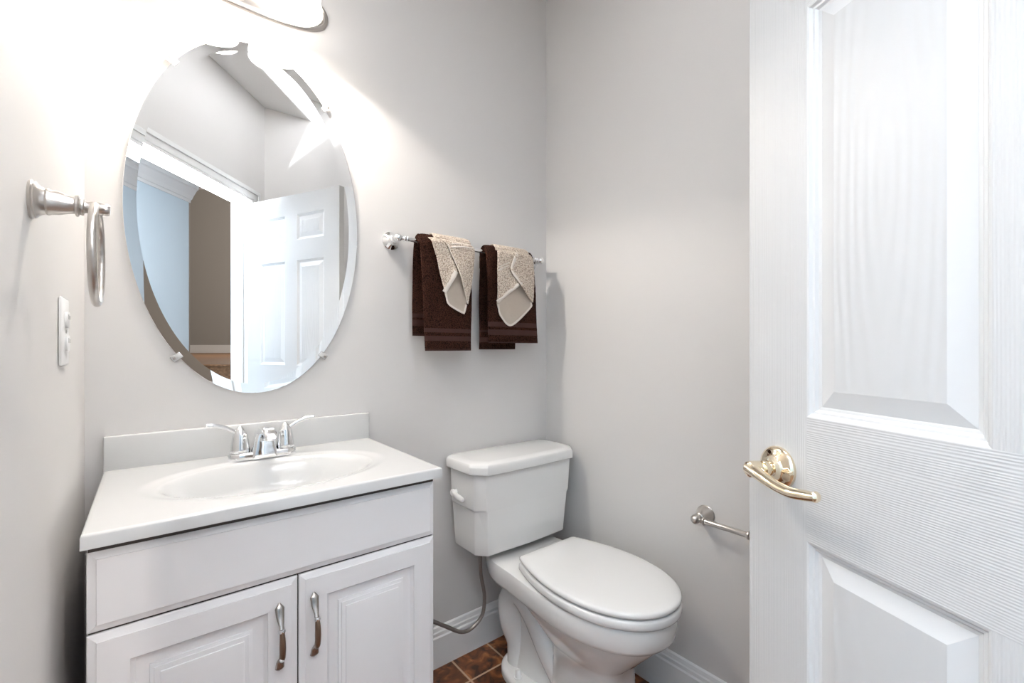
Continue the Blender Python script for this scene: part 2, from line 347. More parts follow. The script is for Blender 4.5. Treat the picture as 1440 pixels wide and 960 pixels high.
# ------------------------------------------------------------------ door leaf (local frame: x hinge to latch, y towards the visible face, z up)
def leaf():
    w, h, th = .762, 2.02, .035
    d = thing('door_1', (.811 - .762 * .436, -1.085 - .762 * .9, .008), 'white six-panel door standing open at the right edge', 'door', None, 'structure')
    d.rotation_euler = (0, 0, math.atan2(.9, .436)); d['local'] = 1
    xs = [(.115, .333), (.429, .647)]; zs = [(.235, .848), (1.032, 1.640), (1.755, 1.905)]
    bm = bmesh.new()
    for side in (1, -1):
        y0 = 0 if side > 0 else -th
        T = lambda c: Vector((c.x, y0 + side * c.y, c.z))
        gx = [0, .115, .333, .429, .647, w]; gz = [0, .235, .848, 1.032, 1.640, 1.755, 1.905, h]
        V = {(i, j): bm.verts.new((x, y0, z)) for i, x in enumerate(gx) for j, z in enumerate(gz)}
        for i in range(5):
            for j in range(7):
                if i in (1, 3) and j in (1, 3, 5): continue
                f = bm.faces.new((V[i, j], V[i + 1, j], V[i + 1, j + 1], V[i, j + 1]))
                f.material_index = 1 if (i in (1, 3) or (i == 2 and j % 2 == 0)) and j % 2 == 0 else 0
        for x0, x1 in xs:
            for z0, z1 in zs:
                nested(bm, x0, x1, z0, z1, [(0, 0), (.003, -.001), (.006, -.0045), (.009, -.005), (.012, -.0085), (.015, -.009), (.0165, -.0095), (.036, -.0042), (.041, -.0028)], T, mi=2, mic=3)
    bmesh.ops.remove_doubles(bm, verts=bm.verts, dist=.0003)
    # edges
    for (xa, xb, za, zb) in ((0, 0, 0, h), (w, w, 0, h)):
        f = bm.faces.new([bm.verts.new(p) for p in ((xa, 0, za), (xa, -th, za), (xa, -th, zb), (xa, 0, zb))]); f.material_index = 0
    for z in (0, h):
        bm.faces.new([bm.verts.new(p) for p in ((0, 0, z), (w, 0, z), (w, -th, z), (0, -th, z))])
    bmesh.ops.remove_doubles(bm, verts=bm.verts, dist=.0003)
    obj('door_leaf', bm, [M['grain_v'], M['grain_h'], M['door_plain'], M['panel']], d, smooth=False)
    lx, lz = w - .063, .944
    for side in (1, -1):
        y = 0 if side > 0 else -th
        hd = thing('lever_handle', (0, 0, 0), None, None); hd.parent = d; hd['label'] = 'polished pale brass lever handle' if side > 0 else 'polished pale brass lever on the far face'
        bm = bmesh.new(); lathe(bm, (lx, y, lz), (0, side, 0), [(0, .0335), (.003, .0340), (.006, .0325), (.009, .027), (.0105, .020), (.012, .0185), (.018, .0175), (.021, .0165), (.022, .0125), (.032, .012)], 40)
        if side > 0:
            box(bm, lx - .033, lx - .016, .004, .0125, lz - .004, lz + .002, .002, 2)
        obj('rosette', bm, M['brass'], hd)
        bm = bmesh.new()
        yy = lambda q: y + side * q
        lathe(bm, (lx, yy(.030), lz), (0, side, 0), [(0, .011), (.002, .0125), (.020, .0130), (.026, .0120), (.0285, .009), (.0290, 0)], 24)
        tube(bm, [(lx + .004, yy(.049), lz + .001), (lx - .020, yy(.052), lz - .004), (lx - .045, yy(.053), lz - .010), (lx - .070, yy(.049), lz - .0145), (lx - .092, yy(.045), lz - .0125), (lx - .108, yy(.043), lz - .010)], [.0125, .0110, .0096, .0093, .0094, .0080], 18, 8, .8)
        lathe(bm, (lx - .107, yy(.043), lz - .010), (-1, 0, .1), [(0, .0078), (.003, .0064), (.005, .003), (.0056, 0)], 16)
        obj('lever', bm, M['brass'], hd)
    bm = bmesh.new(); box(bm, w - .0004, w + .0012, -.030, -.005, lz - .028, lz + .028, .0005, 1); obj('latch_plate', bm, M['brass'], d)
    for z in (.22, 1.0, 1.80):
        bm = bmesh.new(); lathe(bm, (-.006, -th - .004, z - .045), (0, 0, 1), [(0, .004), (.003, .006), (.087, .006), (.09, .004)], 16); obj('hinge', bm, M['brass'], d)
leaf()

# ------------------------------------------------------------------ vanity cabinet
VX0, VX1, VF = -.0765, .5405, -.465
van = thing('bathroom_vanity', (.232, -.23, 0), 'white two-door vanity cabinet under the sink top', 'cabinet')
bm = bmesh.new(); 
a_, b_ = VX0 + .001, VX1 - .001
box(bm, a_, a_ + .016, VF + .019, -.002, .09, .828); box(bm, b_ - .016, b_, VF + .019, -.002, .09, .828); box(bm, a_, b_, VF + .019, -.002, .09, .106); box(bm, a_, b_, -.008, -.002, .09, .828); box(bm, a_, b_, VF + .019, VF + .035, .66, .72); box(bm, a_, b_, VF + .019, VF + .035, .79, .812)
box(bm, VX0 + .01, VX1 - .01, VF + .07, -.02, 0, .09)
obj('cabinet_body', bm, M['cab'], van, False)
TV = lambda c: Vector((c.x, VF - c.y, c.z))
def slab_front(name, x0, x1, z0, z1, rings, parent):
    bm = bmesh.new(); first = nested(bm, x0, x1, z0, z1, [(0, -.018)] + rings, TV)
    bm.faces.new(first[::-1])
    return obj(name, bm, M['cab'], parent, True, 12)
edge = [(0, -.0065), (.001, -.0055), (.0100, -.0028), (.0118, -.0022), (.0122, 0)]
slab_front('false_drawer_front', VX0, VX1, .6895, .8182, edge, van)
def pull(x, zt, zb, parent, label):
    h = thing('handle', (0, 0, 0), None, None); h.parent = parent; h['label'] = label
    y = VF; hx = x
    rootl = van.location
    h.location = (0, 0, 0)
    for k, (za, sg) in enumerate(((zt, -1), (zb, 1))):
        bm = bmesh.new()
        # spoon-shaped foot narrowing into the neck
        pts = [(hx, y - .001, za), (hx, y - .006, za + sg * .008), (hx, y - .011, za + sg * .022), (hx, y - .021, za + sg * .036), (hx, y - .026, za + sg * .045)]
        tube(bm, pts, [.002, .0085, .0072, .0042, .0048], 16, 6, .45, up=(0, 1, 0) if False else None)
        obj('foot', bm, M['pewter'], h)
    bm = bmesh.new(); a, b = zt - .043, zb + .030
    tube(bm, [(hx, y - .0255, a), (hx, y - .030, a - .012), (hx, y - .0315, (a + b) / 2), (hx, y - .029, b + .010), (hx, y - .022, b)], [.0050, .0064, .0072, .0066, .0045], 16, 6, .8)
    obj('grip', bm, M['bronze'], h)
    bm = bmesh.new(); lathe(bm, (hx, y - .0255, a + .003), (0, -.3, -1), [(0, .0050), (.001, .0064), (.004, .0066), (.006, .0055)], 16); obj('collar', bm, M['chrome'], h)
    return h
door_rings = edge + [(.0535, 0), (.0545, -.003), (.060, -.0095), (.0655, -.0100), (.078, -.0100), (.0785, -.0068), (.084, -.0060), (.0845, -.0034), (.0925, -.0026), (.093, -.0006), (.097, 0)]
dL = slab_front('cabinet_door', VX0, .2330, .105, .6855, door_rings, van); dL['label'] = 'left cabinet door'
dR = slab_front('cabinet_door', .2358, VX1, .105, .6855, door_rings, van); dR['label'] = 'right cabinet door'
hl = pull(.1985, .645, .514, dL, 'left door pull with a small white fleck on its brown grip')
pull(.2625, .645, .514, dR, 'right door pull with brown grip')
bm = bmesh.new(); bmesh.ops.create_icosphere(bm, subdivisions=2, radius=.0042)
for v in bm.verts: v.co = Vector((.1972 + v.co.x, VF - .0315 + v.co.y, .5515 + v.co.z * 1.2 + .0012 * noise.noise(v.co * 600)))
fleck = obj('white_fleck', bm, M['plastic'], hl)  # small white blob on the grip
bm = bmesh.new(); box(bm, .2329, .2359, VF + .010, VF + .018, .105, .6855); box(bm, VX0 + .002, VX1 - .002, VF + .010, VF + .018, .6853, .6897); box(bm, VX0 + .002, VX1 - .002, VF + .0045, VF + .018, .8183, .8295); obj('gap_shade_strip', bm, M['dark'], van, False)  # dark strips fill the gaps, their shade given by colour

# ------------------------------------------------------------------ vanity top with oval basin
CX0, CX1, CZ, CD, CT, CB = -.0823, .5527, .8537, .4813, .020, .0806
vt = thing('sink_counter', (.235, -.24, CZ - .025), 'white cultured-marble vanity top with oval integral sink and backsplash', 'sink top')
bm = bmesh.new(); nx, ny = 128, 96; BX, BY, RX, RY = .236, -.262, .222, .150
def top_z(x, y):
    r = math.hypot((x - BX) / RX, (y - BY) / RY)
    z = 0
    if r < 1.16: t = max(0, min(1, (1.16 - r) / .16)); z -= .0035 * t * t * (3 - 2 * t)
    if r < 1: t = 1 - r * r; z -= .115 * (t ** .62) * min(1, (1 - r) / .22) ** .9
    ed = min(x - CX0, CX1 - x, y + CD)
    if ed < .004: z -= .004 - math.sqrt(max(0, .004 ** 2 - (.004 - ed) ** 2))
    return z
def lin(a, b, n, edge=.004):
    base = [a, a + edge * .3, a + edge] + [a + edge + (b - a - 2 * edge) * (i / (n - 4)) for i in range(1, n - 4)] + [b - edge, b - edge * .3, b]
    return base
gx = lin(CX0, CX1, nx); gy = lin(-CD, 0, ny)
g = [[bm.verts.new((x, y, CZ + top_z(x, y))) for y in gy] for x in gx]
for i in range(len(gx) - 1):
    for j in range(len(gy) - 1): bm.faces.new((g[i][j], g[i + 1][j], g[i + 1][j + 1], g[i][j + 1]))
border = [g[i][0] for i in range(len(gx))] + [g[-1][j] for j in range(1, len(gy))] + [g[i][-1] for i in range(len(gx) - 2, -1, -1)] + [g[0][j] for j in range(len(gy) - 2, 0, -1)]
low = [bm.verts.new((v.co.x, v.co.y, CZ - .0235)) for v in border]
for i in range(len(border)): bm.faces.new((border[i], low[i], low[(i + 1) % len(low)], border[(i + 1) % len(low)]))
obj('countertop', bm, M['marble'], vt, True, 50)
bm = bmesh.new(); box(bm, CX0, CX1, -CT, -.0005, CZ - .003, CZ + CB, .0035, 3)
obj('backsplash', bm, M['marble'], vt)
bm = bmesh.new(); lathe(bm, (BX, BY, CZ - .1145), (0, 0, 1), [(-.012, .018), (.001, .022), (.003, .021), (.0035, .016), (.001, .012), (.002, 0)], 28); obj('drain', bm, M['chrome'], vt)

# ------------------------------------------------------------------ faucet
FX, FY = .2385, -.082
fa = thing('faucet', (FX, FY, CZ), 'chrome two-lever centreset faucet on the vanity top', 'faucet')
bm = bmesh.new()
def stadium(cx, cy, hw, r, z, n=12):
    pts = []
    for i in range(n + 1): a = -PI / 2 + PI * i / n; pts.append(Vector((cx + hw + r * math.cos(a), cy + r * math.sin(a), z)))
    for i in range(n + 1): a = PI / 2 + PI * i / n; pts.append(Vector((cx - hw + r * math.cos(a), cy + r * math.sin(a), z)))
    return pts
loft(bm, [stadium(FX, FY, .0535, r, CZ + z) for z, r in ((0, .0265), (.002, .0270), (.012, .0262), (.0165, .0245), (.018, .022))])
obj('base_plate', bm, M['chrome'], fa)
for sx in (-1, 1):
    hx = FX + sx * .0535
    hd = thing('handle', (0, 0, 0), None, None); hd.parent = fa; hd['label'] = 'left lever handle' if sx < 0 else 'right lever handle'
    bm = bmesh.new(); lathe(bm, (hx, FY, CZ + .0172), (0, 0, 1), [(0, .0205), (.0015, .0205), (.0018, .0228), (.004, .0230), (.012, .0222), (.030, .0200), (.044, .0172), (.055, .0138), (.063, .0095), (.068, .0048), (.0695, .0005)], 36)
    obj('hub', bm, M['chrome'], hd)
    bm = bmesh.new()
    tube(bm, [(hx + sx * .006, FY, CZ + .067), (hx + sx * .018, FY - .002, CZ + .076), (hx + sx * .034, FY - .004, CZ + .086), (hx + sx * .054, FY - .006, CZ + .0925), (hx + sx * .072, FY - .008, CZ + .0945)], [.0072, .0068, .0066, .0070, .0070], 16, 8, .85)
    lathe(bm, (hx + sx * .0715, FY - .008, CZ + .0945), (sx, -.1, .1), [(0, .0062), (.003, .005), (.0042, .001)], 14)
    obj('lever', bm, M['chrome'], hd)
bm = bmesh.new()
def rrect(c, hw, hh, ax, ay, n=4, r=.35):
    rr = min(hw, hh) * r; pts = []
    for qx, qy, a0 in ((1, 1, 0), (-1, 1, 90), (-1, -1, 180), (1, -1, 270)):
        for i in range(n + 1):
            a = R(a0 + 90 * i / n); pts.append(Vector(c) + Vector(ax) * (qx * (hw - rr) + rr * math.cos(a)) + Vector(ay) * (qy * (hh - rr) + rr * math.sin(a)))
    return pts
X, Y, Z = (1, 0, 0), (0, 1, 0), (0, 0, 1)
loft(bm, [rrect((FX, FY - .002, CZ + z), w, d, X, Y) for z, w, d in ((.002, .0320, .0275), (.012, .0310, .0270), (.035, .0255, .0245), (.055, .0205, .0220), (.068, .0175, .0180), (.073, .012, .012))])
obj('spout_body', bm, M['chrome'], fa)
bm = bmesh.new()
sp = [((FX, FY + .012, CZ + .055), .0150, .014, .9), ((FX, FY - .010, CZ + .066), .0175, .0150, .5), ((FX, FY - .035, CZ + .0740), .0175, .0125, .2), ((FX, FY - .062, CZ + .0770), .0168, .0110, 0), ((FX, FY - .085, CZ + .0755), .0158, .0100, -.25), ((FX, FY - .098, CZ + .0715), .0140, .0085, -.6), ((FX, FY - .104, CZ + .067), .010, .005, -1)]
loft(bm, [rrect(c, w, hgt, X, (0, math.sin(t), math.cos(t)), 5, .8) for c, w, hgt, t in [(c, w, hgt, -t_ * .6) for c, w, hgt, t_ in sp]])
obj('spout', bm, M['chrome'], fa)
bm = bmesh.new(); lathe(bm, (FX, FY - .086, CZ + .070), (0, 0, -1), [(0, .0125), (.006, .0128), (.013, .0125), (.014, .0108), (.012, .009), (.012, 0)], 28); obj('aerator', bm, M['chrome'], fa)

# ------------------------------------------------------------------ oval mirror
MX, MZ, MA, MB_ = .2345, 1.5006, .2832, .4843
mi = thing('wall_mirror', (MX, 0, MZ), 'frameless oval mirror with sloped rim above the sink', 'mirror')
def oval(k, y, n=160): return [Vector((MX + (MA - k) * math.cos(2 * PI * i / n), y, MZ + (MB_ - k) * math.sin(2 * PI * i / n))) for i in range(n)]
bm = bmesh.new(); loft(bm, [oval(.026, -.001), oval(.026, -.006)]); obj('mirror_glass', bm, M['mirror'], mi, False)
bm = bmesh.new(); loft(bm, [oval(.026, -.0060), oval(.0008, -.0071), oval(0, -.0068), oval(0, -.001), oval(.02, -.001)], cap=False); obj('bevelled_rim', bm, M['mirror'], mi, True, 10)
for a, cxz in enumerate(((.048, 1.872), (.421, 1.873), (.0555, 1.114), (.4145, 1.112))):
    k_ = math.hypot((cxz[0] - MX) / MA, (cxz[1] - MZ) / MB_); x, z = MX + (cxz[0] - MX) / k_, MZ + (cxz[1] - MZ) / k_; d = Vector((x - MX, 0, z - MZ)); g_ = Vector(((x - MX) / MA ** 2, 0, (z - MZ) / MB_ ** 2)).normalized(); sd = Vector((g_.z, 0, -g_.x))
    c = Vector((x, 0, z))
    cl = thing('mirror_clip', (0, 0, 0), None, None); cl.parent = mi; cl['label'] = ['upper left', 'upper right', 'lower left', 'lower right'][a] + ' clear plastic clip'
    bm = bmesh.new()
    T = lambda v: c + sd * v.x + g_ * v.z + Vector((0, v.y, 0))
    box(bm, -.008, .008, -.0115, -.0015, .001, .016, .0022, 2, T=T); box(bm, -.0075, .0075, -.0115, -.0080, -.0085, .004, .0015, 2, T=T)
    obj('clip_body', bm, M['clear'], cl)
    bm = bmesh.new(); lathe(bm, c + g_ * .0095 + Vector((0, -.0105, 0)), (0, -1, 0), [(0, .0035), (.0015, .0032), (.0022, .0015), (.0022, 0)], 14); obj('screw', bm, M['hose'], cl)

# ------------------------------------------------------------------ two-light fixture over the mirror
LX = .228
vl = thing('vanity_light', (LX, 0, 2.145), 'lit two-shade vanity light with oval nickel backplate above the mirror', 'light fixture')
bm = bmesh.new()
def plate(k, y, n=96):
    pts = []
    for i in range(n):
        t = 2 * PI * i / n; c, s = math.cos(t), math.sin(t)
        pts.append(Vector((LX + (.200 - k) * math.copysign(abs(c) ** .80, c), y, 2.143 + (.069 - k) * math.copysign(abs(s) ** .80, s))))
    return pts
loft(bm, [plate(0, -.0005), plate(0, -.006), plate(.004, -.010), plate(.009, -.011), plate(.012, -.008), plate(.016, -.010), plate(.024, -.018), plate(.03, -.021)])
obj('backplate', bm, M['nickel'], vl)
DZ = .052
for sx in (-.083, .075):
    x = LX + sx; y = -.145
    bm = bmesh.new(); tube(bm, [(x, -.018, 2.155), (x, -.06, 2.165), (x, -.105, 2.165), (x, y, 2.145 + DZ)], .008, 14, 8); lathe(bm, (x, y, 2.15 + DZ), (0, 0, -1), [(0, .012), (.004, .022), (.03, .024), (.034, .018)], 28)
    obj('arm', bm, M['nickel'], vl)
    bm = bmesh.new()
    pr = [(2.118, .022), (2.108, .036), (2.092, .049), (2.066, .058), (2.034, .062), (2.004, .064), (1.986, .067)]
    rings = [[Vector((x + r * math.cos(2 * PI * i / 40), y + r * math.sin(2 * PI * i / 40), z + DZ)) for i in range(40)] for z, r in pr + [(z + .001, r - .003) for z, r in pr[::-1]]]
    loft(bm, rings, cap=False); obj('glass_shade', bm, M['shade'], vl)
    bm = bmesh.new(); lathe(bm, (x, y, 2.116 + DZ), (0, 0, -1), [(0, .012), (.018, .013), (.036, .024), (.054, .028), (.068, .026), (.078, .014), (.080, 0)], 24); obj('bulb', bm, M['bulb'], vl)
    lamp('bulb_light', 'POINT', (x, y, 2.0145 + DZ), BULB_W, (1, .93, .84), vl, .006)

# ------------------------------------------------------------------ towel ring on the left wall
tr = thing('towel_ring', (XL, -.62, 1.328), 'brushed nickel towel ring hanging on the left wall above the outlet', 'towel ring')
bm = bmesh.new(); c = (XL, -.62, 1.328)
lathe(bm, c, (1, 0, 0), [(0, .0235), (.0025, .0240), (.004, .0225), (.0055, .0228), (.007, .0205), (.010, .0180), (.014, .0162), (.0155, .0170), (.0170, .0168), (.019, .0155), (.026, .0148), (.033, .0125), (.039, .0108), (.0405, .0108), (.0415, .0138), (.0440, .0140), (.0455, .0105), (.047, .0118), (.049, .0112), (.050, .0080), (.053, .0072), (.056, .0085), (.063, .0088), (.069, .0080), (.073, .0078), (.0750, .0060), (.0755, 0)], 36)
obj('mounting_post', bm, M['nickel'], tr)
bm = bmesh.new(); torus(bm, (XL + .0615, -.62, 1.2655), (0, 1, 0), (0, 0, 1), .072, .064, .0044, flat=1.05); obj('ring', bm, M['nickel'], tr)

# ------------------------------------------------------------------ outlet
ol = thing('wall_outlet', (XL, -.355, 1.17), 'white duplex outlet plate low on the left wall beside the mirror', 'outlet')
bm = bmesh.new(); box(bm, XL, XL + .0055, -.398, -.318, 1.1125, 1.2275, .004, 3); obj('cover_plate', bm, M['plastic'], ol)
for z in (1.190, 1.150):
    bm = bmesh.new(); lathe(bm, (XL + .004, -.358, z), (1, 0, 0), [(0, .0172), (.0045, .0172), (.0055, .0160), (.0056, 0)], 32)
    for v in bm.verts: v.co.z = z + max(-.0135, min(.0135, v.co.z - z))
    r_ = obj('receptacle', bm, M['plastic'], ol)
    for dy, hh in ((-.006, .008), (.006, .0065)):
        bm = bmesh.new(); box(bm, XL + .0090, XL + .0099, -.358 + dy - .001, -.358 + dy + .001, z + .001, z + .001 + hh); obj('slot', bm, M['dark'], r_, False)
bm = bmesh.new(); lathe(bm, (XL + .005, -.358, 1.170), (1, 0, 0), [(0, .003), (.0014, .0028), (.002, .001), (.002, 0)], 14); obj('screw', bm, M['nickel'], ol)

# ------------------------------------------------------------------ towel bar
BYb, BZ = -.062, 1.500
tb = thing('towel_bar', (.94, 0, BZ), 'chrome towel bar on the back wall above the toilet', 'towel bar')
for x, sg in ((.632, 1), (1.258, -1)):
    bm = bmesh.new(); lathe(bm, (x, 0, BZ), (0, -1, 0), [(0, .0290), (.004, .0298), (.006, .0272), (.008, .0278), (.011, .0245), (.016, .0185), (.022, .0135), (.028, .0125), (.031, .0145), (.034, .0145), (.037, .0115), (.046, .0105), (.050, .0125), (.056, .0138), (.062, .0138), (.069, .0115), (.0735, .006), (.0745, 0)], 36)
    obj('mounting_post', bm, M['chrome'], tb)
bm = bmesh.new(); 
lathe(bm, (.640, BYb, BZ), (1, 0, 0), [(0, .007), (.006, .0072), (.010, .0085), (.0125, .0105), (.015, .0085), (.020, .0085), (.0225, .0105), (.025, .0085), (.029, .0078), (.588 - .010, .0078), (.581, .0085), (.5835, .0105), (.586, .0085), (.591, .0085), (.5935, .0105), (.596, .0085), (.600, .0072), (.606, .007)], 28)
obj('bar', bm, M['chrome'], tb)

# ------------------------------------------------------------------ towels over the bar
def ribbon(bm, path, x0, x1, thick, seed, nu=90, sway=.004, xshift=None, bands=(), fluff=.0012):
    """closed cloth slab draped along path [(y,z)...] and spanning x0..x1; bands: (z range) on the front given band material"""
    P = smooth_path([(0, y, z) for y, z in path], 22); n = len(P); grid = [[], []]
    us = [.5 - .5 * math.cos(PI * i / nu) for i in range(nu + 1)]
    for k in range(n):
        d = (P[min(k + 1, n - 1)] - P[max(k - 1, 0)]).normalized(); nrm = Vector((0, d.z, -d.y))
        end = min(k, n - 1 - k) / 6.0; te = min(1, .25 + .75 * end)
        rows = ([], [])
        for u in us:
            t = thick * .5 * (1 - abs(2 * u - 1) ** 6) ** .5 * te + .0002
            low_ = max(0, (BZ - P[k].z)) / .38
            w = sway * low_ * (noise.noise(Vector((u * 3.1, k * .012, seed))) + .5 * noise.noise(Vector((u * 8, k * .03, seed + 9))))
            x = x0 + (x1 - x0) * u + .004 * low_ * noise.noise(Vector((P[k].z * 7, seed, 0))) + (xshift(P[k].z, u) if xshift else 0)
            jit = fluff * (noise.noise(Vector((x * 170, P[k].z * 170, seed + P[k].y * 170))) + .8 * noise.noise(Vector((x * 420, P[k].z * 420, seed + P[k].y * 420))))
            tt = t
            for za, zb in bands:
                if za < P[k].z < zb: tt = t * .86; jit *= .2
            base = P[k] + Vector((x, w, 0))
            rows[0].append(base + nrm * (tt + jit)); rows[1].append(base - nrm * (tt + jit))
        grid[0].append([bm.verts.new(p) for p in rows[0]]); grid[1].append([bm.verts.new(p) for p in rows[1]])
    def q(a, b, c, d):
        f = bm.faces.new((a, b, c, d)); z = (a.co.z + c.co.z) / 2
        f.material_index = 1 if any(za < z < zb for za, zb in bands) else 0
    for s in (0, 1):
        for k in range(n - 1):
            for i in range(nu): q(grid[s][k][i], grid[s][k][i + 1], grid[s][k + 1][i + 1], grid[s][k + 1][i])
    for k in range(n - 1):
        for i in (0, nu): q(grid[0][k][i], grid[1][k][i], grid[1][k + 1][i], grid[0][k + 1][i])
    for k in (0, n - 1):
        for i in range(nu): q(grid[0][k][i], grid[0][k][i + 1], grid[1][k][i + 1], grid[1][k][i])
def towel(x0, x1, zf, zb, seed, label, back, slant, bands):
    t = thing('hand_towel', ((x0 + x1) / 2, BYb, BZ), label, 'towel', 'brown hand towels on the towel bar')
    bm = bmesh.new()
    dn = lambda z: max(0, (BZ - z)) / .37
    f = -.084
    ribbon(bm, [(f - .008, zf), (f - .008, zf + .05), (f - .006, 1.36), (f - .001, 1.46), (f + .003, 1.498), (-.064, 1.5200), (-.043, 1.500), (-.040, 1.44)], x0, x1, .013, seed, xshift=lambda z, u: dn(z) * (slant[0] + slant[1] * u), bands=bands)
    obj('front_fold', bm, [M['brown_terry'], M['brown_band']], t, True, 80)
    bm = bmesh.new()
    ribbon(bm, [(-.0742, 1.485), (-.0730, 1.500), (-.062, 1.5112), (-.050, 1.496), (-.040, 1.44), (-.033, 1.33), (-.030, zb)], x0 + back[0], x0 + back[1], .008, seed + 3, sway=.002, xshift=lambda z, u: dn(z) * back[2], bands=tuple((a + zb - zf, b + zb - zf) for a, b in bands), fluff=.0008)
    obj('back_fold', bm, [M['brown_terry'], M['brown_band']], t, True, 80)
    return t
towel(.698, .902, 1.132, 1.183, 1.7, 'dark brown hand towel on the bar nearer the mirror', (-.004, .17, .004), (.014, -.022), ((1.196, 1.207), (1.166, 1.184), (1.1325, 1.137)))
towel(.966, 1.198, 1.160, 1.136, 5.2, 'dark brown hand towel on the bar nearer the corner', (.002, .178, .004), (.004, .012), ((1.222, 1.236), (1.190, 1.208), (1.157, 1.164)))

def patch(bm, poly, yf, thick, seed, mi_=0, cuts=4, curl=.004):
    """cloth panel: outline in the x,z plane, relief from yf(x,z), own thickness with rounded edge"""
    b2 = bmesh.new(); cpl = [Vector((x, 0, z)) for x, z in poly]
    # round the outline a little
    out = []
    for i, p in enumerate(cpl):
        a, b = cpl[i - 1], cpl[(i + 1) % len(cpl)]
        k = min(.006 / max((p - a).length, 1e-6), .3); k2 = min(.006 / max((p - b).length, 1e-6), .3)
        q0 = p.lerp(a, k); q1 = p.lerp(b, k2); out += [q0, (q0 + q1 + p * 2) / 4, q1]
    f = b2.faces.new([b2.verts.new(p) for p in out])
    bmesh.ops.triangulate(b2, faces=[f])
    for _ in range(6):
        es = [ed for ed in b2.edges if ed.calc_length() > .007]
        if not es: break
        bmesh.ops.subdivide_edges(b2, edges=es, cuts=1); bmesh.ops.triangulate(b2, faces=[f for f in b2.faces if len(f.verts) > 3])
        bmesh.ops.beautify_fill(b2, faces=b2.faces, edges=[ed for ed in b2.edges if not ed.is_boundary])
    bd = {v for v in b2.verts if v.is_boundary}
    bdc = [v.co.copy() for v in bd]
    front = {}; back = {}
    for v in b2.verts:
        x, z = v.co.x, v.co.z
        dist = min((v.co - c).length for c in bdc)
        rnd = thick * .5 * math.sqrt(max(0, 1 - max(0, 1 - dist / (thick * 1.1)) ** 2))
        y = yf(x, z) + .0016 * noise.noise(Vector((x * 38, z * 38, seed)))
        jit = .0006 * noise.noise(Vector((x * 300, z * 300, seed)))
        front[v] = bm.verts.new((x, y - rnd - jit, z)); back[v] = bm.verts.new((x, y + rnd, z)) if v not in bd else front[v]
    for fc in b2.faces:
        vs = list(fc.verts)
        g1 = bm.faces.new([front[v] for v in vs]); g1.material_index = mi_
        if any(back[v] is not front[v] for v in vs):
            try: g2 = bm.faces.new([back[v] for v in vs][::-1]); g2.material_index = mi_
            except ValueError: pass
    b2.free()
def over(z):                    # cloth wraps back over the bar near its top
    if z < 1.492: return 0
    return min(.040, .030 * ((z - 1.492) / .024) ** 2)
def hem(bm, pts, w, yf, seed, mi_=0):
    """woven hem strip of width w along pts (towards the left of travel)"""
    P = smooth_path([(x, 0, z) for x, z in pts], 10); rows = []
    for i, p in enumerate(P):
        d = (P[min(i + 1, len(P) - 1)] - P[max(i - 1, 0)]).normalized(); s = Vector((-d.z, 0, d.x))
        row = []
        for k in range(7):
            t = k / 6; q = p + s * w * t; bulge = .0014 * math.sin(PI * t)
            row.append(Vector((q.x, yf(q.x, q.z) - bulge, q.z)))
        row += [Vector((r.x, yf(r.x, r.z) + .0010, r.z)) for r in row[::-1]]
        rows.append(row)
    loft(bm, rows)
def washcloth(lab, Lp, Rp, Bp, hems_in, hems_b, seed, cx, rtop, apex):
    t = thing('washcloth', (cx, BYb, BZ), lab, 'washcloth', 'beige washcloths folded over the hand towels')
    fy = -.1065
    ax, az = apex; puff = lambda x, z: .011 * math.exp(-((x - ax) / .032) ** 2 - ((z - az + .02) / .05) ** 2)
    yL = lambda x, z: fy - .001 - puff(x, z) + over(z) - .004 * math.sin(PI * min(1, max(0, (z - 1.28) / .25)))
    yR = lambda x, z: fy - .0045 - puff(x, z) + over(z) - .006 * math.sin(PI * min(1, max(0, (z - 1.28) / .25)))
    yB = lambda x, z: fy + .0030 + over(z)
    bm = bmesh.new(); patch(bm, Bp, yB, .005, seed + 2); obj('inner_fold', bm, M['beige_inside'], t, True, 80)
    bm = bmesh.new(); patch(bm, Lp, yL, .006, seed); obj('left_flap', bm, M['beige_terry'], t, True, 80)
    bm = bmesh.new(); patch(bm, Rp, yR, .006, seed + 1); obj('right_flap', bm, M['beige_terry'], t, True, 80)
    bm = bmesh.new()
    for pts, w, wh in hems_in: hem(bm, pts, w, (lambda x, z: yL(x, z) - .0026) if wh == 'L' else (lambda x, z: yR(x, z) - .0026), seed)
    for pts, w in hems_b: hem(bm, pts, w, lambda x, z: yB(x, z) - .0028, seed)
    h_ = obj('hem', bm, M['beige_hem'], t, True, 60); h_['label'] = 'smooth woven hem'
    # part hanging behind the bar
    bm = bmesh.new(); xa, xb = rtop
    ribbon(bm, [(-.094, 1.504), (-.088, 1.518), (-.066, 1.5295), (-.038, 1.5165), (-.0315, 1.495), (-.0300, 1.44), (-.0200, 1.36)], xa, xb, .006, seed + 5, sway=.001)
    obj('back_fold', bm, M['beige_terry'], t, True, 80)
lL = [(0.718, 1.508), (0.752, 1.516), (0.768, 1.510), (0.794, 1.478), (0.823, 1.402), (0.78, 1.323), (0.758, 1.384), (0.743, 1.455), (0.731, 1.49)]
lR = [(0.749, 1.516), (0.806, 1.517), (0.878, 1.506), (0.897, 1.490), (0.892, 1.436), (0.882, 1.369), (0.869, 1.291), (0.823, 1.399), (0.794, 1.478), (0.767, 1.511)]
lB = [(0.78, 1.326), (0.794, 1.287), (0.85, 1.26), (0.861, 1.264), (0.869, 1.291), (0.868, 1.40), (0.79, 1.41)]
rL = [(1.0, 1.508), (1.042, 1.516), (1.091, 1.510), (1.053, 1.437), (1.099, 1.379), (1.0, 1.302), (0.997, 1.408)]
